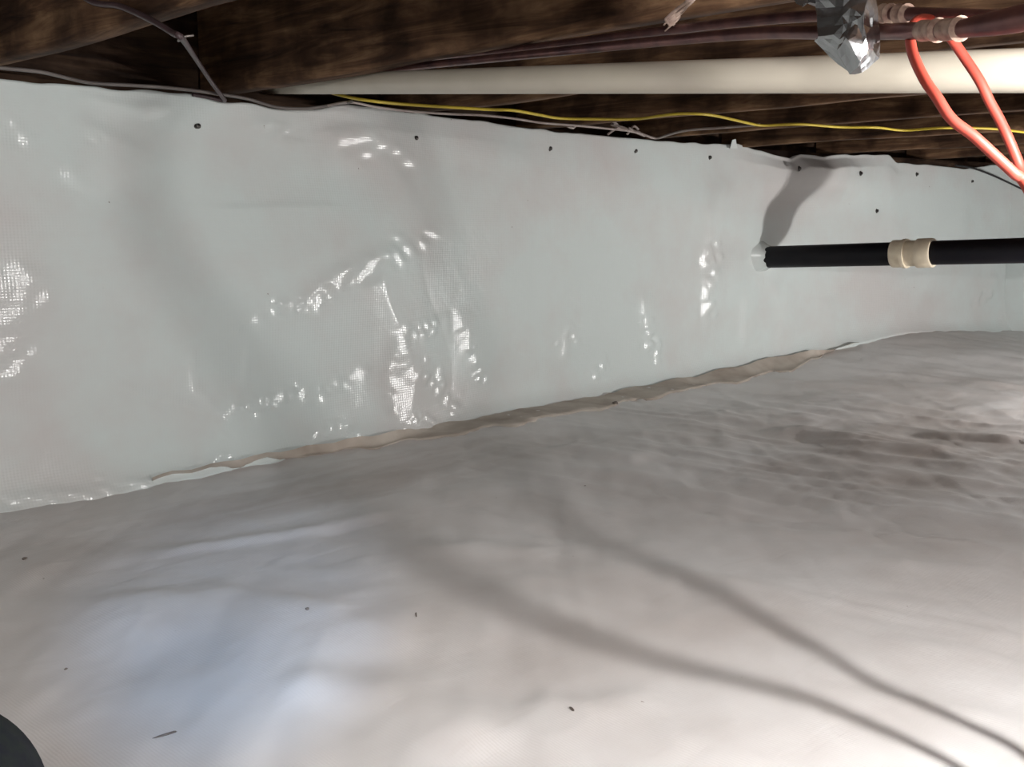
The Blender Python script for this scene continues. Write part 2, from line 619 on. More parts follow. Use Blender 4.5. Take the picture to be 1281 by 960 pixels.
# creases of the wall sheet (steep side lies left of the direction of travel)
wr([(395, 205), (420, 182), (450, 168), (500, 172), (545, 190)][::1], 0.020, 0.045, 0.10)
wr([(335, 170), (365, 158), (400, 160)], 0.010, 0.030, 0.08)
wr([(300, 402), (360, 380), (400, 352), (450, 330), (530, 296)], 0.018, 0.035, 0.13)
wr([(285, 512), (340, 496), (385, 484), (440, 466)], 0.013, 0.025, 0.09)
wr([(365, 541), (400, 534), (425, 537), (446, 552)], 0.010, 0.022, 0.05)
wr([(478, 535), (466, 490), (462, 462), (474, 436), (490, 418)], 0.016, 0.028, 0.08)
wr([(488, 462), (505, 466), (532, 484), (547, 515), (545, 540)], 0.012, 0.022, 0.05)
wr([(480, 522), (500, 516), (514, 530), (512, 542)], 0.010, 0.02, 0.03)
wr([(500, 412), (530, 400), (556, 398)], 0.008, 0.02, 0.06)
wr([(596, 482), (583, 450), (572, 420), (560, 380)], 0.010, 0.025, 0.08)
wr([(706, 455), (707, 425), (716, 400)], 0.010, 0.025, 0.08)
wr([(812, 470), (814, 440), (808, 400), (806, 360)], 0.013, 0.028, 0.08)
wr([(740, 480), (740, 465), (760, 445)], 0.010, 0.028, 0.06)
wr([(884, 430), (884, 380), (884, 320), (893, 250), (900, 200)], 0.022, 0.040, 0.10)
wr([(930, 440), (932, 380), (945, 330)], 0.016, 0.04, 0.08)
wr([(1034, 445), (1036, 410), (1030, 370)], 0.014, 0.03, 0.10)
wr([(965, 448), (980, 400), (965, 350)], 0.014, 0.03, 0.10)
wr([(-10, 480), (10, 440), (30, 360), (20, 330)], 0.010, 0.06, 0.12)
wr([(90, 240), (120, 180), (130, 150)], 0.008, 0.05, 0.12)
wr([(150, 430), (165, 300), (150, 200)], -0.016, 0.10, 0.10)
wr([(430, 360), (432, 260), (425, 190)], -0.018, 0.09, 0.09)
wr([(225, 410), (238, 485), (268, 515), (295, 480), (302, 405)], -0.006, 0.018, 0.018)  # groove shaped in place of a cord loop's faint shadow
wr([(110, 470), (180, 495), (262, 518), (300, 560)], -0.006, 0.02, 0.02)
wr([(100, 112), (150, 130), (180, 137), (215, 128)], 0.012, 0.02, 0.02)
wr([(240, 262), (300, 262), (380, 258), (430, 262)], 0.004, 0.012, 0.05)
wr([(1105, 430), (1180, 330), (1215, 240)], 0.012, 0.05, 0.08)
wr([(1215, 380), (1235, 360), (1250, 345)], 0.008, 0.03, 0.05)
wr([(1110, 330), (1112, 260), (1110, 196)], 0.010, 0.03, 0.08)


FACETS = []
_q = on_wall(1015, 243)
BP = (_q.x, _q.z)


def wall_disp(s, z):
    h = 0.0 * s
    for fx, fz, gs, gz, r in FACETS:
        m = (np.abs(s - fx) < 3 * r) & (np.abs(z - fz) < 3 * r)
        if m.any():
            ds, dz = s[m] - fx, z[m] - fz
            h[m] += (gs * ds + gz * dz) * np.exp(-(ds * ds / 2.0 + dz * dz) / (r * r))
    for poly, a, wn, wp, fd in WR:
        h = h + ridge_field(s, z, poly, a, wn, wp, fd)
    h = h + 0.005 * fbm(s * 2.1, z * 1.6, 31, 2) + 0.0012 * fbm(s * 7, z * 5, 37, 2)
    # the sheet stands off the masonry in one broad, sharp-backed bulge
    sc = 1.98 + 0.06 * np.sin(z * 9.0)
    blg = np.interp(s - sc, [-1.2, -1.05, -0.006, 0.006, 0.20, 0.75, 1.0], [0.0, 0.004, 0.082, 0.082, 0.040, 0.003, 0.0])
    ztop = np.interp(s, TX, TZ)
    k_ = np.clip((ztop - z) / 0.50, 0, 1)
    h = h + blg * k_ * k_ * (3 - 2 * k_)
    h = h + 0.00035 * fbm(s * 22, z * 22, 41, 2)
    # sag out towards the ground
    zb = np.interp(s, BX, BZ) + Z0
    h = h + 0.05 * np.exp(-np.clip(z - zb, 0, 9) / 0.05)
    # stands proud over the pipe entry, tucked in beside the pipe
    h = h + 0.075 * np.exp(-((s - BP[0]) / 0.30) ** 2) / (1 + np.exp(-(z - BP[1]) / 0.022))
    return h


# small facets shaped into the sheet, each tilted to glint a lamp at the camera
AIM = []


def facet(pix, lamp, r, jit=0.02):
    rr_ = random.Random(int(pix[0] * 7 + pix[1]))
    p = on_wall(*pix)
    C = Vector((0, 0, Z0))
    hv = ((C - p).normalized() + (lamp - p).normalized()).normalized()
    slope = (float(wall_y(p.x + 0.02)) - float(wall_y(p.x - 0.02))) / 0.04
    AIM.append((p.x, p.z, -hv.x / abs(hv.y) + slope + rr_.uniform(-jit, jit), -hv.z / abs(hv.y) + rr_.uniform(-jit, jit), r * rr_.uniform(0.85, 1.2)))


def facet_line(pts, lamp, r, n):
    L = sum(math.dist(on_wall(*pts[i]), on_wall(*pts[i + 1])) for i in range(len(pts) - 1))
    rg = random.Random(int(pts[0][0] * 3 + pts[0][1] * 11))
    n = max(2, int(L / (0.62 * r)))
    sp_ = 1.0 + r * 190
    for k in range(n):
        u = min(max((k + rg.uniform(-0.4, 0.4)) / (n - 1), 0), 1) * (len(pts) - 1)
        i = min(int(u), len(pts) - 2); f_ = u - i
        facet((pts[i][0] + (pts[i + 1][0] - pts[i][0]) * f_ + rg.gauss(0, sp_), pts[i][1] + (pts[i + 1][1] - pts[i][1]) * f_ + rg.gauss(0, sp_)), lamp, r * rg.uniform(0.5, 0.85), 0.035)


facet_line([(432, 173), (462, 181), (492, 192)], LAMP3, 0.034, 4)
facet_line([(335, 158), (385, 163)], LAMP3, 0.022, 3)
facet_line([(300, 398), (365, 378), (405, 350), (450, 328), (530, 298)], LAMP3, 0.024, 12)
facet_line([(355, 384), (400, 358)], LAMP3, 0.016, 12)
facet_line([(290, 510), (345, 494), (440, 466)], LAMP3, 0.019, 9)
facet_line([(365, 541), (400, 534), (425, 537), (442, 550)], LAMP3, 0.016, 8)
facet_line([(488, 420), (470, 440), (463, 465), (470, 500), (482, 518)], LAMP3, 0.020, 9)
facet_line([(490, 460), (512, 468), (535, 482), (547, 505), (545, 530)], LAMP3, 0.020, 9)
facet_line([(482, 524), (497, 516), (510, 524), (512, 535)], LAMP3, 0.015, 6)
facet_line([(560, 400), (575, 430), (592, 475)], LAMP3, 0.016, 6)
facet_line([(708, 430), (712, 418)], LAMP3, 0.020, 2)
facet_line([(808, 395), (810, 425), (815, 455)], LAMP3, 0.018, 6)
facet_line([(885, 310), (883, 340), (884, 388)], LAMP3, 0.026, 6)
facet_line([(740, 470), (745, 460)], LAMP3, 0.016, 2)
facet_line([(500, 412), (530, 408)], LAMP3, 0.018, 3)
facet_line([(10, 335), (35, 352), (30, 375), (5, 400)], LAMP, 0.026, 5)
facet_line([(0, 430), (38, 440), (20, 452), (5, 470)], LAMP, 0.026, 5)
facet_line([(8, 160), (20, 178)], LAMP, 0.026, 2)
facet_line([(120, 170), (122, 178)], LAMP, 0.014, 2)
facet_line([(0, 626), (100, 612), (200, 592)], LAMP, 0.014, 12)
facet_line([(235, 575), (295, 574)], LAMP3, 0.014, 4)
facet_line([(1215, 385), (1240, 365)], LAMP3, 0.016, 3)
# settle the leans so that each facet keeps its own in spite of its neighbours
G = np.zeros((len(AIM), 2))
_ax = np.array([a[0] for a in AIM]); _az = np.array([a[1] for a in AIM]); _e = 0.004
for _ in range(12):
    FACETS[:] = [(a[0], a[1], g[0], g[1], a[4]) for a, g in zip(AIM, G)]
    _h = wall_disp(np.concatenate([_ax + _e, _ax - _e, _ax, _ax]), np.concatenate([_az, _az, _az + _e, _az - _e])).reshape(4, -1)
    G[:, 0] += 0.35 * (np.array([a[2] for a in AIM]) - (_h[0] - _h[1]) / (2 * _e))
    G[:, 1] += 0.35 * (np.array([a[3] for a in AIM]) - (_h[2] - _h[3]) / (2 * _e))
    G = np.clip(G, -0.5, 0.5)
FACETS[:] = [(a[0], a[1], g[0], g[1], a[4]) for a, g in zip(AIM, G)]

ss = np.concatenate([np.linspace(-1.6, 0.7, 60)[:-1], np.arange(0.7, 2.7, 0.0052), np.arange(2.7, 4.2, 0.0085), np.linspace(4.2, 6.15, 140)])
vs = np.linspace(0, 1, 185)
S, Vv = np.meshgrid(ss, vs, indexing='ij')
ZB = np.interp(S, BX, BZ) + Z0 - 0.06
ZT = np.interp(S, TX, TZ) + 0.004 * vnoise(S * 14, S * 0, 5)
Z = ZB + (ZT - ZB) * Vv
H = wall_disp(S, Z)
H = H * np.clip((1 - Vv) / 0.06, 0.25, 1)
P = np.stack([S, wall_y(S) - H, Z], -1)
# fold the top edge back over the masonry
topb = P[:, -1:, :].copy(); topb[:, :, 1] += 0.03; topb[:, :, 2] -= 0.004
P = np.concatenate([P, topb], 1)
wb = struct(grid_obj('wall_back', P, M['wall']), 'foundation wall lined with glossy white woven plastic sheet')


def wall_pt(px, py, off=0.0):
    p = on_wall(px, py)
    h = float(wall_disp(np.array([p.x]), np.array([p.z]))[0])
    d = dirw(px, py)
    # step towards the viewer along the ray
    t = (p.y - h - off) / d.y
    return Vector((d.x * t, d.y * t, Z0 + d.z * t))


# screws with washers holding the sheet
SCREWS = [(247, 158), (520, 173), (688, 186), (795, 189), (1077, 217), (1147, 218), (888, 197), (1097, 264), (1216, 227), (1000, 211)]
for k, (px, py) in enumerate(SCREWS):
    c = wall_pt(px, py, 0.0)
    big = 0.0115 if k < 4 else 0.0115
    ob = lathe('screw', c + Vector((0, 0.004, 0)), c + Vector((0.001, -0.006, 0.001)),
               [(0, big), (0.25, big), (0.35, big * 0.62), (0.8, big * 0.55), (1, big * 0.3)], M['screw'], parent=wb, sides=12)

# end wall at the right
cx, cy = 5.70, float(wall_y(5.70))
tt = np.linspace(-0.06, 2.6, 120); zz = np.linspace(0, 1, 50)
T_, Zz = np.meshgrid(tt, zz, indexing='ij')
zb = Z0 - 0.60; zt = np.interp(5.7, TX, TZ) + 0.02
Pe = np.stack([cx + 0.02 * fbm(T_ * 2, Zz * 2, 51, 3) + 0.02 * np.exp(-T_ / 0.05) + 0.03, cy - T_ + 0.05, zb + (zt - zb) * Zz], -1)
we = struct(grid_obj('wall_right', Pe, M['wall']), 'end wall lined with white plastic sheet')

# dusty folded seam where wall sheet meets ground sheet
SEAM_T = [(190, 596), (300, 574), (450, 547), (560, 529), (660, 513), (742, 497), (800, 483), (870, 470), (935, 455), (985, 443), (1030, 438), (1080, 428)]
seam_h = [4, 9, 15, 17, 15, 16, 19, 16, 20, 22, 14, 3]
rows = []
for k in range(len(SEAM_T) - 1):
    for j in range(9):
        t = j / 9
        a, b = SEAM_T[k], SEAM_T[k + 1]
        x = a[0] + (b[0] - a[0]) * t; y = a[1] + (b[1] - a[1]) * t + 1.6 * math.sin(x * 0.11) + 0.4 * math.sin(x * 0.37)
        h = seam_h[k] + (seam_h[k + 1] - seam_h[k]) * t + 2.0 * math.sin(x * 0.07)
        top = wall_pt(x, y, 0.004)
        f0 = at_floor(x, y + h, 0.0)
        for _ in range(6):
            f0 = at_floor(x, y + h, floor_z(f0))
        f0.z += 0.003
        col = []
        for q in range(6):
            u = q / 5
            p = top.lerp(f0, u)
            p.z -= 0.010 * math.sin(math.pi * u)
            p.z = max(p.z, floor_z(p) + 0.0025)
            col.append(tuple(p))
        under_ = (f0.x, f0.y, f0.z - 0.012)
        col.append(under_)
        rows.append(col)
sm = struct(grid_obj('baseboard_back', np.array(rows), M['dust']), 'tan dusty fold where wall sheet meets ground sheet')
sm.visible_shadow = True

# ------------------------------------------------------------------ framing overhead
JB = Z0 + 0.352                  # underside of the joists
JX = [0.883, 1.481, 2.085, 2.685, 3.282, 3.872, 4.47, 5.07, 5.67, 0.285, -0.315]
JL = ['grey-brown mottled joist at the top left with a brown wire stapled to it',
      'dark joist whose underside crosses above the left end of the cream pipe',
      'brown joist seen behind the middle of the long cream pipe',
      'brown joist behind the bend where the yellow wire dips',
      'fifth joist from the left, reaching the wall beyond the pale wire splice',
      'sixth joist from the left, above the small tab on the sheet edge',
      'seventh joist from the left, above the black pipe end',
      'joist above the pipe coupling, second from the end wall',
      'farthest joist, beside the end wall at the right', None, None]


def joist_geo(x, y0, y1, zb, h, tw, seed):
    rows = []
    ysj = np.linspace(y0, y1, 90)
    prof = [(0.0, 0.004), (0.0, 0.02), (0.0, h * 0.5), (0.0, h), (tw, h), (tw, h * 0.5), (tw, 0.02), (tw, 0.004), (tw - 0.004, 0), (0.004, 0)]
    for j, y in enumerate(ysj):
        wv = 0.004 * math.sin(y * 2.1 + seed) + 0.0025 * float(vnoise(np.array([y * 6.0]), np.array([seed * 3.1]), 7)[0])
        bz = 0.005 * float(fbm(np.array([y * 2.5]), np.array([seed * 1.7]), 9, 2)[0])
        rows.append([(x + dx + wv + 0.0015 * float(vnoise(np.array([y * 11.0]), np.array([dz * 30.0 + seed]), 15)[0]), y,
                      zb + dz + (bz if dz < 0.03 else 0)) for dx, dz in prof])
    V = [p for r in rows for p in r]
    n = len(prof); F = []
    for i in range(len(rows) - 1):
        for k in range(n):
            k2 = (k + 1) % n
            F.append((i * n + k, (i + 1) * n + k, (i + 1) * n + k2, i * n + k2))
    F.append(tuple(range(n)))
    F.append(tuple((len(rows) - 1) * n + k for k in range(n - 1, -1, -1)))
    return V, F


for k, x in enumerate(JX):
    if JL[k] is None:
        continue
    V, F = joist_geo(x, -1.6, float(wall_y(x)) + 0.10, JB, 0.225, 0.042, k + 1.3)
    o = mesh_obj('floor_joist', V, F, M['wood'], None, Vector((x, -1.6, JB)))
    try:
        o.data.set_sharp_from_angle(angle=math.radians(50))
    except Exception:
        pass
    tag(o, JL[k], 'joist', 'floor joists overhead')

V, F = box_geo((-2.0, -3.2, JB + 0.225), (7.0, 2.75, JB + 0.25))
struct(mesh_obj('ceiling', V, F, M['wood_x'], smooth=False), 'dark subfloor boards above the joists')


def strip(name, off0, off1, z0, z1, mat, x0=-1.6, x1=6.1, jag=0.0):
    rows = []
    for x in np.linspace(x0, x1, 160):
        y = float(wall_y(x)); j = jag * float(fbm(np.array([x * 9.0]), np.array([0.3]), 71, 3)[0])
        rows.append([(x, y + off0, z0 + j), (x, y + off1, z0 + j), (x, y + off1, z1), (x, y + off0, z1), (x, y + off0, z0 + j)])
    return grid_obj(name, np.array(rows), mat)


struct(strip('trim_1', 0.012, 0.16, JB - 0.10, JB - 0.002, M['wood_x'], jag=0.004), 'dark wooden sill plate on top of the foundation wall')
struct(strip('trim_2', 0.115, 0.15, JB, JB + 0.224, M['wood_x']), 'dark rim board behind the joist ends')

# ------------------------------------------------------------------ pipes
# long cream plastic pipe
PR = 0.0245


def wp(x, yb, d, r=PR):
    p = at(x, yb, d); p.z += r
    return p


a = wp(640, 117.5, 2.0); b = wp(1281, 116.5, 1.20)
dv = (b - a)
pa = a + (a - b) * ((2.50 - a.y) / (a.y - b.y))
pb = a + dv * 1.75
t = thing('drain_pipe', 'long cream plastic pipe crossing the frame under the joists', 'pipe', pa)
tube('pipe_section', [pa.lerp(pb, k / 12) for k in range(13)], PR, M['pvc'], t, sides=32)

# copper pipes
c1 = [at(330, 104, 2.80), at(500, 85, 2.40), at(640, 70.5, 2.03), at(800, 54, 1.66), at(940, 42, 1.40), at(1050, 40.5, 1.19), at(1130, 39, 1.04),
      at(1200, 36, 0.94), at(1300, 22, 0.84), at(1500, -50, 0.70)]
p1 = spline(c1, 10)
t = thing('copper_pipe', 'tarnished copper pipe with whitish solder joints beneath the orange cord loop', 'pipe', c1[0])
tube('pipe_section', p1, 0.0080, M['copper'], t, sides=16)


def on_path(path, px):
    best = None
    for i in range(len(path) - 1):
        for k in range(6):
            q = path[i].lerp(path[i + 1], k / 6)
            v = q - Vector((0, 0, Z0))
            rx, fx = v.dot(RGT), v.dot(FWD) * math.cos(PITCH) - v.z * math.sin(PITCH)
            e = abs(640 + FPX * rx / fx - px)
            if best is None or e < best[0]:
                best = (e, q)
    return best[1]


for xa, xb in ((1150, 1176), (1178, 1204)):
    A, B = on_path(p1, xa), on_path(p1, xb)
    lathe('solder_joint', A, B, [(0, 0.0081), (0.12, 0.0098), (0.5, 0.0092), (0.75, 0.0100), (0.88, 0.0112), (1, 0.0082)], M['solder'], t, sides=18)
A, B = on_path(p1, 1206), on_path(p1, 1330)
lathe('sleeve', A, B, [(0, 0.0082), (0.3, 0.0095), (0.6, 0.0105), (1.0, 0.0105)], M['copper'], t, sides=18)

c2 = [at(330, 101, 2.84), at(500, 76, 2.45), at(640, 62, 2.10), at(800, 42, 1.72), at(940, 26, 1.45), at(1050, 18, 1.27), at(1120, 17, 1.16), at(1200, 20, 1.06), at(1300, 22, 0.95), at(1500, 10, 0.8)]
p2 = spline(c2, 10)
t = thing('copper_pipe', 'dark copper pipe running just above and behind the soldered one', 'pipe', c2[0])
tube('pipe_section', p2, 0.0072, M['copper'], t, sides=16)
for xa, xb in ((1101, 1117), (1120, 1137)):
    A, B = on_path(p2, xa), on_path(p2, xb)
    lathe('solder_joint', A, B, [(0, 0.0073), (0.2, 0.0105), (0.5, 0.0088), (0.8, 0.0108), (1, 0.0073)], M['solder'], t, sides=16)

# black drain pipe with cream coupling, square to the wall
pe = on_wall(953, 322)


def black_at(px, py):
    d = dirw(px, py)
    k = pe.x / d.x
    return Vector((pe.x, d.y * k, Z0 + d.z * k))


q = black_at(1281, 313.5)
dv = (q - pe).normalized()
start = pe - dv * 0.06
endp = pe + dv * 3.4
R3 = 0.046


def black_t(px):
    return (black_at(px, 318) - pe).dot(dv)


tA, tB = black_t(1117), black_t(1167)
t = thing('waste_pipe', 'black plastic drain pipe with a cream coupling coming out of the lined wall', 'pipe', pe)
lathe('pipe_section', start, pe + dv * (tA + 0.05), [(0, R3 * 0.90), (0.004, R3), (1, R3)], M['abs'], t, sides=36)
lathe('pipe_section', pe + dv * (tB - 0.05), endp, [(0, R3), (1, R3)], M['abs'], t, sides=36)
lathe('coupling', pe + dv * tA, pe + dv * tB,
      [(0, R3 * 1.02), (0.0, R3 * 1.15), (0.02, R3 * 1.17), (0.27, R3 * 1.17), (0.272, R3 * 1.25), (0.36, R3 * 1.25), (0.362, R3 * 1.08), (0.62, R3 * 1.08),
       (0.622, R3 * 1.21), (0.64, R3 * 1.23), (0.97, R3 * 1.23), (1.0, R3 * 1.20), (1.0, R3 * 1.02)], M['coupling'], t, sides=40)
# puckered white collar of sheet round the entry
rows = []
for i in range(25):
    g = 2 * math.pi * i / 24
    row = []
    for rr, yy in ((R3 * 1.005, -0.040), (R3 * 1.05, -0.032), (R3 * 1.18, -0.018), (R3 * 1.6, 0.012)):
        w_ = 1 + 0.06 * math.sin(5 * g)
        row.append((pe.x + rr * w_ * math.cos(g), pe.y + yy + 0.0, pe.z + rr * w_ * math.sin(g)))
    rows.append(row)
co = grid_obj('collar', np.array(rows), M['wall'])
co.parent = t; co.location = -Vector(t['_o'])

# ------------------------------------------------------------------ duct tape wad
tv = [(1020, -30, 1.10), (1062, -34, 1.05), (1094, -30, 1.07), (1099, 30, 1.07), (1100, 72, 1.065), (1078, 91, 1.05),
      (1064, 93, 1.06), (1048, 80, 1.075), (1018, 53, 1.12), (1023, 46, 1.10), (1052, 42, 1.055), (1079, 14, 1.03),
      (1087, 60, 1.035), (1062, 50, 1.035), (1020, 10, 1.11), (1075, 78, 1.035), (1046, 62, 1.07), (1086, -5, 1.035), (1070, 30, 1.04), (1055, 8, 1.055)]
V = [at(*p) for p in tv]
F = [(0, 14, 19, 1), (14, 9, 10, 19), (19, 10, 18, 11), (1, 19, 11, 17), (1, 17, 2), (17, 3, 2), (17, 11, 12, 3), (12, 4, 3), (11, 18, 13, 12),
     (18, 10, 13), (9, 8, 16, 10), (8, 7, 16), (16, 7, 6), (10, 16, 13), (16, 6, 15, 13), (13, 15, 12), (15, 5, 4, 12), (15, 6, 5)]
tp = thing('tape_wrap', 'crumpled silver duct tape wrapped around the copper pipes', 'tape', at(1060, -10, 1.08))
w1 = mesh_obj('tape_layer', V, F, M['tape'], tp, smooth=False)
bm = bmesh.new(); bm.from_mesh(w1.data)
bmesh.ops.subdivide_edges(bm, edges=bm.edges[:], cuts=2, use_grid_fill=True)
bmesh.ops.triangulate(bm, faces=bm.faces[:])
_r = random.Random(5)
for _v in bm.verts:
    _v.co += Vector((_r.gauss(0, 0.0006), _r.gauss(0, 0.0006), _r.gauss(0, 0.0006)))
bm.to_mesh(w1.data); bm.free()
md = w1.modifiers.new('thick', 'SOLIDIFY'); md.thickness = 0.022; md.offset = -1
mb = w1.modifiers.new('soft', 'BEVEL'); mb.width = 0.0012; mb.segments = 2; mb.limit_method = 'ANGLE'
tv2 = [(988, -8, 1.12), (996, 5, 1.11), (1004, 8, 1.10), (1012, 3, 1.115), (1022, 5, 1.11), (1036, 0, 1.10), (1034, -14, 1.12), (1006, -14, 1.10)]
V = [at(*p) for p in tv2]
w2 = mesh_obj('tape_end', V, [(0, 1, 7), (1, 2, 7), (2, 3, 7), (3, 4, 6, 7), (4, 5, 6)], M['tape'], tp, smooth=False)
md = w2.modifiers.new('thick', 'SOLIDIFY'); md.thickness = 0.006; md.offset = -1

# ------------------------------------------------------------------ orange cord
def lamp_frac(px, py, t):
    """point of the cord that stands t of the way from the near lamp to this spot on the ground"""
    return LAMP.lerp(at_floor(px, py, 0.006), t)


ca = [(1138, 46, 1.04), (1142, 69, 1.01), (1155.6, 98.5, 0.985), (1171.6, 122, 0.97), (1190, 149, 0.96), (1217, 170, 0.953), (1243.5, 194, 0.95), (1267, 216, 0.948), (1284, 233, 0.946)]
cb = [(1188, 46, 1.085), (1206, 72, 1.075), (1225, 101, 1.065), (1238, 128, 1.06), (1251, 152, 1.055), (1263, 178, 1.05), (1274, 205, 1.05), (1283, 230, 1.05)]
ca2 = [lamp_frac(560, 720, 0.185), lamp_frac(700, 785, 0.245), lamp_frac(850, 830, 0.315), lamp_frac(1000, 870, 0.40), lamp_frac(1100, 910, 0.49), lamp_frac(1180, 950, 0.58), lamp_frac(1260, 990, 0.66)]
cb2 = [lamp_frac(690, 640, 0.185), lamp_frac(760, 680, 0.22), lamp_frac(880, 735, 0.285), lamp_frac(1000, 800, 0.37), lamp_frac(1130, 870, 0.47), lamp_frac(1260, 930, 0.60), lamp_frac(1310, 975, 0.68)]
loop = [(1141, 33, 1.065), (1147, 26, 1.075), (1156, 23.5, 1.085), (1166, 26, 1.09), (1177, 34, 1.09)]
pts = ca2[::-1] + [at(*p) for p in ca[::-1]] + [at(*p) for p in loop] + [at(*p) for p in cb] + cb2
oc = thing('extension_cord', 'orange extension cord looped over the copper pipe', 'cord', at(1156, 24, 1.09))
tube('cord', spline(pts, 8), 0.0050, M['orange'], oc, sides=14)

# ------------------------------------------------------------------ work lamps (just outside the frame)
def work_lamp(pos, r, mat, label, stand):
    lp = thing('work_lamp', label, 'lamp', Vector((pos.x, pos.y, floor_z(pos))) if stand else pos + Vector((0, 0, 0.16)))
    bm = bmesh.new()
    bmesh.ops.create_icosphere(bm, subdivisions=2, radius=r)
    V = [v.co + pos for v in bm.verts]; F = [tuple(v.index for v in f.verts) for f in bm.faces]
    bm.free()
    mesh_obj('bulb', V, F, M[mat], lp)
    sg = -1 if stand else 1
    up = Vector((0, 0, sg))
    lathe('socket', pos + up * (r * 0.92), pos + up * 0.05, [(0, 0.006), (0.2, 0.009), (0.6, 0.011), (1, 0.009)], M['lampblack'], lp, sides=16)
    lathe('handle', pos + up * 0.05, pos + up * 0.15, [(0, 0.009), (0.1, 0.014), (0.9, 0.013), (1, 0.008)], M['lampblack'], lp, sides=16)
    if stand:
        fz = floor_z(pos)
        b0 = Vector((pos.x, pos.y, fz))
        lathe('stand', b0 + Vector((0, 0, 0.002)), pos + up * 0.15, [(0, 0.09), (0.1, 0.085), (0.18, 0.02), (1, 0.010)], M['lampblack'], lp, sides=24)
    else:
        zt = JB - pos.z
        tube('hook', spline([pos + Vector(v) for v in ((0, 0, 0.15), (0, 0.0, zt - 0.03), (-0.01, 0, zt + 0.02), (-0.03, 0, zt + 0.03))], 6), 0.002, M['staple'], lp, sides=8)
    return lp


work_lamp(LAMP, LAMP_R, 'bulb', 'small lit work lamp hanging beside the orange cord', False)
work_lamp(LAMP3, LAMP3_R, 'bulb_low', 'lit work lamp standing on the ground sheet under the black pipe', True)

# ------------------------------------------------------------------ wires along the top of the wall
def wire(name, pix, r, mat, label, cat='wire', n=8):
    pts = [at(*p) for p in pix]
    o = tube(name, spline(pts, n), r, M[mat], None, pts[0], sides=8)
    return tag(o, label, cat)


def wd(px, py, off):
    """depth of a point standing 'off' in front of the wall on this pixel"""
    p = on_wall(px, py)
    d = dirw(px, py)
    return (p.y - off) / d.y


def wpix(lst, off):
    # in front of the wall and never above the undersides of the joists
    return [(x, y, min(wd(x, y, off), (JB - 0.012 - Z0) / ray(x, y)[2])) for x, y in lst]


def under(lst, z):
    return [(x, y, (z - Z0) / ray(x, y)[2]) for x, y in lst]


wire('electric_wire', [(404, 113, 2.95), (425, 119, 2.84)] + under([(455, 125), (500, 130), (560, 134), (610, 137), (640, 138), (670, 143), (700, 148), (745, 149), (795, 149), (825, 145), (850, 142.5), (880, 143),
                             (905, 147), (935, 154), (955, 157), (1000, 155.5), (1050, 159), (1095, 159.5), (1130, 163), (1180, 160), (1240, 161), (1300, 167), (1400, 172)], JB - 0.014),
     0.0043, 'yellow', 'thin yellow electric wire sagging below the joists along the wall top')
wire('electric_wire', wpix([(405, 133), (437, 128), (470, 134), (510, 139), (560, 142.5), (600, 144), (640, 148), (680, 154), (720, 157), (760, 161), (790, 164)], 0.05),
     0.0036, 'wirewhite', 'pale grey wire lying just below the yellow wire on the wall edge')
wire('electric_wire', wpix([(770, 160), (800, 167), (820, 173), (838, 168), (860, 163), (900, 160), (950, 156)], 0.05),
     0.0042, 'wirewhite', 'short pale wire end rising right of the splice tangle')
wire('electric_wire', wpix([(-60, 80), (0, 85), (50, 90), (85, 98), (115, 104), (160, 106.5), (200, 109), (240, 113), (275, 118), (310, 124), (345, 134), (380, 136), (412, 132), (440, 127)], 0.045),
     0.0042, 'wiregrey', 'grey cable running along the top edge of the sheet at left')
bw = thing('electric_wire', 'brown wire stapled to the top left joist and hanging down to the sheet edge', 'wire', at(228, 47, 1.95))


def on_joist_face(px, py, x, off):
    d = dirw(px, py)
    k = (x - off) / d.x
    return Vector((d.x * k, d.y * k, Z0 + d.z * k))


j1 = [on_joist_face(px, py, JX[0], 0.010) for px, py in ((60, -40), (110, 0), (150, 8), (190, 26), (215, 41), (227, 48))]
h0 = j1[-1]
hang = [at(242, 70, wd(242, 70, 0.42)), at(262, 100, wd(262, 100, 0.20)), at(276, 119, wd(276, 119, 0.10)), at(280, 126, wd(280, 126, 0.05)), at(262, 122, wd(262, 122, 0.03)), at(240, 118, wd(240, 118, 0.02))]
tube('wire', spline(j1 + hang, 8), 0.0052, M['wirebrown'], bw, sides=10)
sa = on_joist_face(228, 49, JX[0], 0.012)
tube('staple', spline([sa + Vector((0.012, 0.012, 0.004)), sa + Vector((-0.003, 0.008, -0.002)), sa + Vector((-0.003, -0.008, 0.002)), sa + Vector((0.012, -0.012, 0.006))], 5), 0.0018, M['staple'], bw, sides=8)
wire('electric_wire', wpix([(1195, 207), (1215, 210), (1240, 219), (1262, 229), (1290, 242), (1340, 262)], 0.06),
     0.0048, 'wireblack', 'thin black wire drooping off the sheet edge at far right')

# splice tangle of pale wire scraps on the sill
sp = thing('wire_splice', 'small tangle of twisted pale wire ends on the sill plate', 'wire scraps', at(785, 163, wd(785, 163, 0.06)))
for k, (p0, p1_, p2_) in enumerate((((760, 168), (772, 158), (766, 152)), ((764, 156), (780, 160), (800, 166)), ((784, 168), (792, 158), (798, 162)), ((786, 160), (796, 166), (806, 170)), ((704, 155), (716, 160), (722, 153)))):
    tube('wire_end', spline([at(x, y, wd(x, y, 0.05 + 0.006 * k)) for x, y in (p0, p1_, p2_)], 6), 0.0045, M['wirewhite'], sp, sides=8)
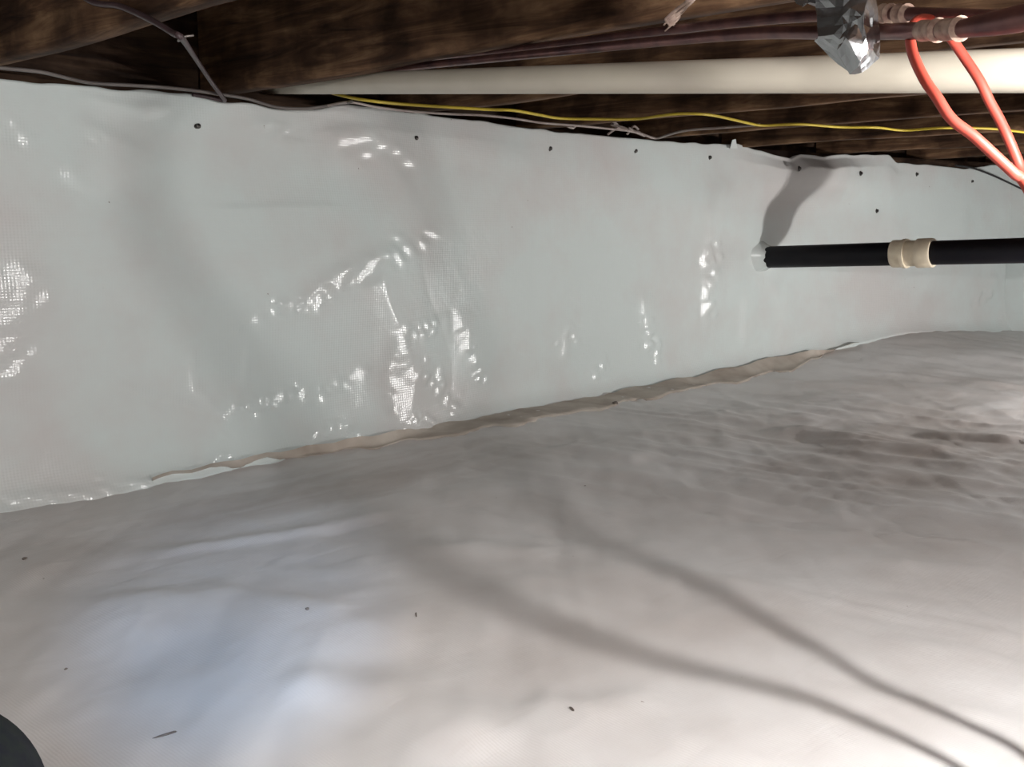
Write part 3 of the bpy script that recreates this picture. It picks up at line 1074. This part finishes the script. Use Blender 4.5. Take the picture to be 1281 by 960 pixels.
# small tab of sheet sticking up
tb = [wall_pt(913, 186, 0.010), wall_pt(922, 186, 0.012), wall_pt(920, 174, 0.03), wall_pt(916, 175, 0.03)]
tb2 = [p + Vector((0.002, 0.004, 0)) for p in tb]
o = mesh_obj('sheet_tab', tb + tb2, [(0, 1, 2, 3), (7, 6, 5, 4), (0, 4, 5, 1), (1, 5, 6, 2), (2, 6, 7, 3), (3, 7, 4, 0)], M['wall'], wb, smooth=False)

# frayed twine hanging off the second joist
tw = thing('frayed_twine', 'frayed pale twine tuft hanging from the joists at top centre', 'twine', at(866, -8, 1.62))
rr = random.Random(8)
for k in range(13):
    a0 = rr.uniform(-1, 1); b0 = rr.uniform(-1, 1)
    pts = [at(872 + 3 * a0, -14, 1.62), at(862 + 4 * a0, 3 + 2 * b0, 1.615), at(850 + 6 * b0, 14 + 4 * a0, 1.61 + 0.01 * b0),
           at(841 + 8 * a0, 25 + 5 * b0, 1.61 + 0.012 * a0), at(836 + 8 * b0, 33 + 6 * a0, 1.61 + 0.012 * b0)]
    tube('strand', spline(pts, 5), [0.0022] * 18 + [0.0012] * 3, M['twine'], tw, sides=6)

# ------------------------------------------------------------------ person's leg at the lower left corner
hip = cam2world(-0.44, -0.14, -0.46)
knee = at(-108, 1045, 0.62)
ank = cam2world(-0.44, 0.26, -0.545)
thigh = spline([hip, hip.lerp(knee, 0.5) + Vector((0, 0, 0.01)), knee, knee.lerp(ank, 0.12) + (knee - hip).normalized() * 0.02, knee.lerp(ank, 0.5) + Vector((0, 0, -0.03)), ank], 20)
rad = np.interp(np.linspace(0, 1, len(thigh)), [0, 0.2, 0.4, 0.5, 0.62, 0.8, 1.0], [0.095, 0.09, 0.076, 0.070, 0.062, 0.06, 0.045])
V, F = tube_geo(thigh, list(rad), 64)
pl = mesh_obj('person', V, F, M['cloth'], None, ank)
tag(pl, 'dark trousered knee of a crouching person at the lower left corner', 'person')

# ------------------------------------------------------------------ crumbs of dirt on the ground sheet, one lump for a dark gap
def crumb(px, py, sx, sy, sz, label, rot=0.0, seed=0):
    p = at_floor(px, py, 0.0)
    for _ in range(6):
        p = at_floor(px, py, floor_z(p))
    bm = bmesh.new()
    bmesh.ops.create_icosphere(bm, subdivisions=2, radius=1.0)
    r_ = random.Random(seed)
    V = []
    for v in bm.verts:
        c = v.co * (1 + r_.uniform(-0.25, 0.25))
        x, y = c.x * sx, c.y * sy
        V.append(Vector((p.x + x * math.cos(rot) - y * math.sin(rot), p.y + x * math.sin(rot) + y * math.cos(rot), p.z + (c.z + 0.7) * sz)))
    F = [tuple(v.index for v in f.verts) for f in bm.faces]
    bm.free()
    o = mesh_obj('crumb_or_gap', V, F, M['crumb'], None, p)
    tag(o, label, 'dirt', 'dirt crumbs on the ground sheet')


crumb(30, 700, .0055, .0035, .002, 'dark crumb near the left edge of the ground sheet', 0.3, 1)
crumb(205, 921, .016, .0016, .0015, 'thin twig fragment in front, nearest the dark knee', -0.1, 2)
crumb(384, 763, .003, .003, .002, 'tiny dark crumb on the bluish lit patch of sheet', 0.3, 3)
crumb(1091, 446, .03, .012, .006, 'dark clod on the rise below the black pipe', 0.5, 4)
crumb(769, 506, .022, .010, .006, 'dark lump in place of the dark gap at the end of the tan wall seam', 0.6, 5)  # dark lump stands in for the shaded gap under the seam end
crumb(520, 770, .010, .0014, .0012, 'thin sliver of debris in the middle of the sheet', 0.9, 6)
crumb(82, 838, .0025, .002, .0015, 'tiny speck left of the bluish lit patch', 0.2, 7)
crumb(715, 888, .006, .0016, .0012, 'short brown sliver in front, below the cord shadows', 1.2, 8)

for o in bpy.data.objects:
    if '_o' in o:
        del o['_o']
